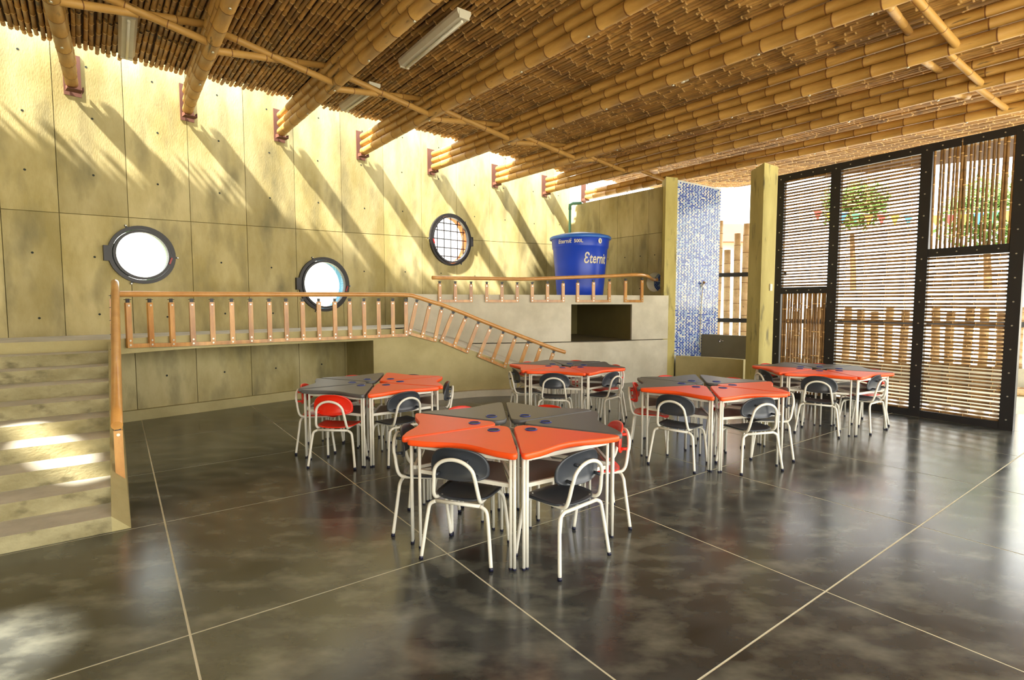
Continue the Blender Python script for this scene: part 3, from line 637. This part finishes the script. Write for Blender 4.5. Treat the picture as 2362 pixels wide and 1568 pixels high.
# ---------------------------------------------------------------- outdoors
F0,F1=Vector((4.2,12.3)),Vector((9.9,9.0)); fd=(F1-F0).normalized(); fnn=Vector((fd.y,-fd.x))
fe=thing('bamboo_fence','outdoor fence of thick upright bamboo poles with black steel straps on a low concrete kerb','fence',(F0.x,F0.y,0),math.atan2(fd.y,fd.x))
FL_=(F1-F0).length
MB().prism([(0,-.1),(FL_,-.1),(FL_,.1),(0,.1)],-.12,.30).obj('kerb','grey',fe)
pm=[culm('fence_pole%d'%i,3.0,.068,.36,12,('pole','node'),1.05,seed=80+i,wob=.01,nodew=.006) for i in range(4)]
x=.12; k=0
hs_=[2.75,3.25,3.3,2.65,3.0,3.2,2.8,3.1]
def ph(x,k): return hs_[k%8] if x<1.75 else 1.36+.06*math.sin(k*2.3)
while x<FL_-.1:
    h=ph(x,k)-.32; o=link('fence_pole',pm[k%4],fe,(x,0,.30),(0,-PI/2,0)); o.scale=(h/3.0,1,1); x+=(.185 if x<1.75 else .235)*random.uniform(.92,1.12); k+=1
for z,l in ((1.08,FL_),(2.08,1.85)):
    b=MB(); b.box((l/2,-.085,z),(l,.012,.09)); b.obj('steel_strap','black',fe)
MB().prism([(6.6,7.9),(11.5,5.5),(12,7.5),(9.2,9.2),(6.4,10.3),(5.6,10.6),(5.5,9.4)],-.12,-.02).obj('grass_verge','grass').__setitem__('kind','stuff')
for k,(x,y,a) in enumerate([(8.0,8.75,-.45),(8.2,8.55,-.3),(7.85,8.45,-.6)]):
    o=link('fallen_culm',pm[k],None,(x,y,.05),(0,0,a)); o.scale=(.6,.8,.8); o['label']=['pale bamboo culm lying on the grass farthest from the screen','middle pale bamboo culm lying on the grass outside','pale bamboo culm lying on the grass nearest the screen'][k]; o['category']='bamboo culm'; o['group']='culms lying outside'
def tree(x,y,h,r,label,seed):
    rnd=random.Random(seed); e=thing('leafy_tree',label,'tree',(x,y,-.12),0,'trees beyond the fence')
    b=MB(); b.tube(smooth([(0,0,0),(.1,.05,h*.4),(0,.1,h*.8)],4),[.14-.008*i for i in range(9)],8); b.obj('trunk','bark',e)
    b=MB()
    for i in range(2600):
        th=rnd.uniform(0,2*PI); ph=math.acos(rnd.uniform(-1,1)); rr=r*rnd.random()**.4*(1+.25*math.sin(3*th+seed)*math.sin(2*ph))
        c=Vector((rr*math.sin(ph)*math.cos(th),rr*math.sin(ph)*math.sin(th),h+rr*.8*math.cos(ph))); a=Vector((rnd.gauss(0,1),rnd.gauss(0,1),rnd.gauss(0,1))).normalized()*.11; q=a.orthogonal().normalized()*.06
        b.add([c-a,c+q,c+a,c-q],[(0,1,2,3)])
    b.obj('foliage','leaf',e,kind='stuff')
tree(14.3,16.2,4.3,1.3,'green leafy tree seen through the upright canes at the right of the screen',3)
tree(13.0,20.6,5.3,1.1,'green leafy tree seen through the middle panel of the screen',5)
e=thing('neighbour_house','cream house with a terracotta roof beyond the bamboo fence, left of the square column','house',(6.6,20,0))
MB().prism([(0,0),(2.3,0),(2.3,3),(0,3)],-.12,3.7).obj('house_wall','outwall',e)
b=MB(); b.add([(-.3,-.3,3.7),(2.5,-.3,3.7),(2.5,3.3,3.7),(-.3,3.3,3.7),(-.3,1.5,4.6),(2.5,1.5,4.6)],[(0,1,5,4),(2,3,4,5),(0,4,3),(1,2,5),(3,2,1,0)]); b.obj('tiled_roof','outroof',e)
w0_,w1_=Vector((8.6,15.6)),Vector((20,9.0)); wd_=(w1_-w0_).normalized(); wn_=Vector((wd_.y,-wd_.x))  # invented white wall, added so sun makes the gaps between the poles bright
bw=thing('bright_backdrop_wall','low white wall added beyond the bamboo fence as a sunlit bright backdrop','backdrop wall')
MB().prism([w0_,w1_,w1_-wn_*.2,w0_-wn_*.2],-.12,1.75).obj('backdrop_wall','whitewall',bw)
MB().prism([w0_+wn_*.03,w1_+wn_*.03,w1_-wn_*.23,w0_-wn_*.23],1.75,1.81).obj('coping','grey',bw)
e=thing('bunting','string of coloured flags hanging outdoors beyond the bamboo screen','bunting',(7.4,13.4,3.75))
e2=Vector((6.2,-2.0,.2))
b=MB(); b.tube([tuple(e2*(k/16)-Vector((0,0,.35*math.sin(PI*k/16)))) for k in range(17)],.008,5); b.obj('cord','white',e)
for k in range(24):
    f=(k+.5)/24; p=e2*f-Vector((0,0,.35*math.sin(PI*f))); d=e2.normalized()*.10
    b=MB(); b.add([tuple(p-d+Vector((0,.003,0))),tuple(p+d+Vector((0,.003,0))),tuple(p-Vector((0,-.003,.26))),tuple(p-d-Vector((0,.003,0))),tuple(p+d-Vector((0,.003,0))),tuple(p-Vector((0,.003,.26)))],[(0,1,2),(5,4,3),(0,3,4,1),(1,4,5,2),(2,5,3,0)])
    b.obj('flag',['fr','fy','fb','fg','fo'][k%5],e)
# ---------------------------------------------------------------- desks
def outline(n=6):
    t30=math.tan(R(30)); g_=.004
    a=[(-.045,.085),(.045,.085),(.372,.652),(-.372,.652)]
    # straight sides, concave outer edge, rounded corners
    P=[]
    def arc(c,p0,p1,k=6):
        for i in range(k+1):
            s=i/k; P.append(((1-s)**2*p0[0]+2*s*(1-s)*c[0]+s*s*p1[0],(1-s)**2*p0[1]+2*s*(1-s)*c[1]+s*s*p1[1]))
    arc((-.043,.079),(-.075,.135),(.0-.012,.079),5); arc((.043,.079),(.012,.079),(.075,.135),5)
    arc((.376,.656),(.340,.594),(.300,.640),7)
    for i in range(1,10):
        s=i/10; x=.30-.60*s; P.append((x,.640-.058*(math.cos(PI*(x/.30))*.5+.5)))
    arc((-.376,.656),(-.300,.640),(-.340,.594),7)
    return P
def make_desk(color,flip):
    e=thing('wedge_desk','','desk')
    P=outline(); n=len(P); b=MB(); k=0; TZ=.66
    c=Vector((0,.42))
    def ins(d): return [tuple(V2(p)-((V2(p)-c).normalized()*d)) for p in P]
    L=[(ins(.008),TZ-.034),(P,TZ-.027),(P,TZ-.007),(ins(.007),TZ)]
    for pts,z in L: b.v+=[(x,y,z) for x,y in pts]
    for q in range(3):
        for i in range(n): b.f.append((q*n+i,q*n+(i+1)%n,(q+1)*n+(i+1)%n,(q+1)*n+i)); b.m.append(0); b.sm.append(True)
    b.f+= [tuple(range(n))[::-1],tuple(range(3*n,4*n))]; b.m+=[0,0]; b.sm+=[False,False]
    b.obj('desktop',color,e)
    b=MB(); b.lathe([(.040,0),(.040,.004),(.034,.005),(.031,-.0005)],24,(0,.215,TZ)); 
    b.add([(.031*math.cos(k*PI/8),.215+.031*math.sin(k*PI/8),TZ+.0015) for k in range(16)],[tuple(range(16))],1); b.obj('pen_cup',['cup','foot'],e)
    s=-1 if flip else 1
    def leg(x,y):
        b=MB(); b.tube([(x,y,.012),(x,y,TZ-.034)],.0095,10); o=b.obj('leg','white',e)
        b=MB(); b.lathe([(.010,0),(.011,.002),(.011,.010),(.010,.012)],10,(x,y,0)); b.obj('foot_cap','foot',o)
    leg(-.320*s,.590); leg(-.298*s,.590); leg(.300*s,.585); leg(-.03,.165); leg(.03,.165)
    b=MB()
    b.prism([(-.06,.22),(.06,.22),(.265,.55),(-.265,.55)],.455,.463); b.obj('tray','tray',e)
    b=MB(); b.bar((-.30,.572,.462),(.30,.572,.462),.016,.022); b.bar((-.30,.56,.462),(-.035,.17,.462),.014,.018); b.bar((.30,.56,.462),(.035,.17,.462),.014,.018); b.obj('tray_frame','white',e)
    b=MB(); b.bar((-.30,.58,.612),(.30,.58,.612),.016,.022); b.bar((-.30,.57,.612),(-.03,.165,.612),.016,.022); b.bar((.30,.57,.612),(.03,.165,.612),.016,.022); b.obj('top_frame','white',e)
    register(e); return e
proto={}
used=set()
def place(e,key,x,y,rz_,label,group):
    o=e if key not in used else copy_tree(e); used.add(key)
    o.location=(x,y,0); o.rotation_euler=(0,0,rz_); o['label']=label; o['group']=group; return o
for c in ('orange','greytop'):
    for f in (0,1): proto[(c,f)]=make_desk(c,f)
# ---------------------------------------------------------------- chairs
def make_chair(c):
    e=thing('school_chair','','chair')
    def leg(pts):
        b=MB(); b.tube(smooth(pts,4),.0108,10); o=b.obj('leg','white',e)
        p,q=Vector(pts[0]),Vector(pts[1]); d=(q-p).normalized(); b=MB(); b.tube([p-d*.010,p+d*.008],.0124,10); b.obj('foot_cap','foot',o)
    for s in (-1,1):
        leg([(.213*s,-.035,.011),(.196*s,-.017,.16),(.182*s,-.004,.27),(.170*s,0,.315),(.135*s,.004,.335)])
        leg([(.190*s,.325,.011),(.182*s,.305,.16),(.172*s,.29,.27),(.160*s,.285,.312),(.130*s,.282,.330)])
    for y,h in ((.004,.335),(.282,.330)):
        b=MB(); b.tube([(-.137,y,h),(.137,y,h)],.0108,10); b.obj('crossbar','white',e)
    A=[(-.130,.285,.350),(-.132,.10,.352),(-.136,.02,.355),(-.138,-.012,.375),(-.134,-.028,.42),(-.124,-.04,.49)]
    for k in range(0,9):
        a=PI-k*PI/8; A.append((.122*math.cos(a),-.045-.012*math.sin(a),.505+.095*math.sin(a)))
    A+=[(-x,y,z) for x,y,z in A[:6][::-1]]
    b=MB(); b.tube(smooth(A,3),.0108,10); b.obj('back_frame','white',e)
    # seat
    n=14; b=MB(); nx,ny=12,10
    for top in (1,0):
        for j in range(ny+1):
            for i in range(nx+1):
                u=i/nx*2-1; v=j/ny; w_=.172*(1-.10*(1-v)**3-.05*v**6)
                # superellipse like rounding at corners
                rnd_=1-.12*max(0,abs(v*2-1)-.75)/.25
                x=u*w_*rnd_; y=-.005+.34*v - .035*(abs(u)**3)*(1 if v<.5 else -1)*-1*(1-2*min(v,1-v))
                z=.366-.012*(1-u*u)*math.sin(PI*v)+.006*abs(u)**3
                if v>.85: z-=.02*(v-.85)/.15
                b.v.append((x,y,z-(0 if top else .011)))
    W=nx+1; off0=W*(ny+1)
    for j in range(ny):
        for i in range(nx):
            a=j*W+i; b.f.append((a,a+1,a+W+1,a+W)); b.f.append((off0+a,off0+a+W,off0+a+W+1,off0+a+1)); b.m+=[0,0]; b.sm+=[True,True]
    edge=[i for i in range(W)]+[j*W+nx for j in range(1,ny+1)]+[ny*W+i for i in range(nx-1,-1,-1)]+[j*W for j in range(ny-1,0,-1)]
    for a,c2 in zip(edge,edge[1:]+edge[:1]): b.f.append((a,off0+a,off0+c2,c2)); b.m.append(0); b.sm.append(True)
    seat=b.obj('seat',c,e)
    b=MB()
    for x,y in ((-.11,.03),(.11,.03),(-.11,.27),(.11,.27)): b.tube([(x,y,.362),(x,y,.369)],.006,6)
    b.obj('screw','bolt',seat,kind='stuff')
    # backrest: half oval shell
    b=MB(); NR=5; NK=40
    def bp(u,v): # u -1..1 across, v angle profile
        pass
    ringp=[]
    for k in range(NK):
        a=2*PI*k/NK; ca,sa=math.cos(a),math.sin(a)
        x=.180*math.copysign(abs(ca)**.80,ca); z=(.125*abs(sa)**.85 if sa>0 else -.060*abs(sa)**.50)
        ringp.append((x,z))
    def yy(x,z): return -.018+.055*(x/.18)**2-.10*(z)*.25
    for dy,rim in ((0,0),(1,0)):
        pass
    lay=[(1.0,0.0),(1.0,.010),(.93,.014),(.90,.007),(0,.007)]
    b.v.append((0,yy(0,.03),.53+.03)); 
    rings=[]
    for s_,d in [(.5,0),(.96,0),(1.0,-.004),(1.0,-.010),(.95,-.0145),(.91,-.0085),(.5,-.0085)]:
        rings.append(len(b.v))
        for x,z in ringp: X=x*s_; Z=(z-.03)*s_+.03; b.v.append((X,yy(X,Z)+d+.006,.53+Z))
    for r_ in range(len(rings)-1):
        for k in range(NK): b.f.append((rings[r_]+k,rings[r_]+(k+1)%NK,rings[r_+1]+(k+1)%NK,rings[r_+1]+k)); b.m.append(0); b.sm.append(True)
    b.v.append((0,yy(0,.03)-.0025,.53+.03)); last=len(b.v)-1
    for k in range(NK):
        b.f.append((0,rings[0]+(k+1)%NK,rings[0]+k)); b.f.append((last,rings[-1]+k,rings[-1]+(k+1)%NK)); b.m+=[0,0]; b.sm+=[True,True]
    bo=b.obj('backrest',c,e)
    for x,z in ((-.115,.50),(.115,.50),(-.07,.585),(.07,.585)): b=MB(); b.tube([(x,-.042,z),(x,-.01+.05*(x/.18)**2,z)],.010,8); b.obj('mounting_stud',c,bo)
    register(e); return e
chair={c:make_chair(c) for c in ('red','dark')}
CW={'orange':'orange','greytop':'dark grey'}; CC={'red':'red','dark':'dark grey'}
# cluster: centre, vertex angle of desk 0 (deg), desk colours by index (0 = counter-clockwise from vertex), positions
CL=[
 ((-.012,3.515),-86,'nearest cluster',['orange','greytop','greytop','greytop','orange','orange'],
   ['front right','right','rear right','rear left','left','front left'],
   [('dark',(.382,2.885),133),('red',None,0),('red',None,0),('red',None,0),('dark',None,0),('dark',(-.304,2.92),71)]),
 ((-1.37,5.36),-83,'left cluster below the walkway',['orange','orange','orange','greytop','greytop','greytop'],
   ['front right','right','rear right','rear left','left','front left'],
   [('dark',None,0),('dark',None,0),('dark',None,0),('red',None,0),('red',None,0),('red',(-1.584,4.653),84.8)]),
 ((1.91,5.21),-103,'middle right cluster',['orange','orange','greytop','greytop','greytop','orange'],
   ['front right','right','rear right','rear left','left','front left'],
   [('dark',(2.136,4.54),106.5),('dark',None,0),('red',None,0),('red',None,0),('red',None,0),('dark',(1.42,4.658),50)]),
 ((.69,6.79),-137,'cluster by the grey ledge',['orange','orange','greytop','greytop','greytop','orange'],
   ['front','front right','rear right','rear','rear left','front left'],
   [('dark',None,0),('dark',None,0),('red',None,0),('red',None,0),('red',None,0),('dark',None,0)]),
 ((3.735,6.47),-150,'cluster beside the bamboo screen',['orange','orange','greytop','greytop','greytop','orange'],
   ['front','front right','rear right','rear','rear left','front left'],
   [('dark',None,0),('dark',(4.12,5.99),125),('red',None,0),('red',None,0),('red',None,0),('dark',None,0)]),
]
rnd=random.Random(11)
for ci,(c,a0,nm,cols,posn,chs) in enumerate(CL):
    for k in range(6):
        ang=a0+30+60*k; rz_=R(ang-90); off=Vector((math.cos(R(ang)),math.sin(R(ang))))*.022
        jit=R(rnd.uniform(-.8,.8))
        key=(cols[k],1 if k in (0,1,2) else 0)
        place(proto[key],key,c[0]+off.x,c[1]+off.y,rz_+jit,'%s wedge desk, the %s piece of the %s'%(CW[cols[k]],posn[k],nm),'wedge desks of the '+nm)
        cc,pos,face=chs[k]
        if pos is None:
            rr=.70+rnd.uniform(-.03,.03); pos=(c[0]+rr*math.cos(R(ang)),c[1]+rr*math.sin(R(ang))); face=ang+180+rnd.uniform(-8,8)
        place(chair[cc],cc,pos[0],pos[1],R(face-90),'%s school chair under the %s desk of the %s'%(CC[cc],posn[k],nm),'school chairs of the '+nm)
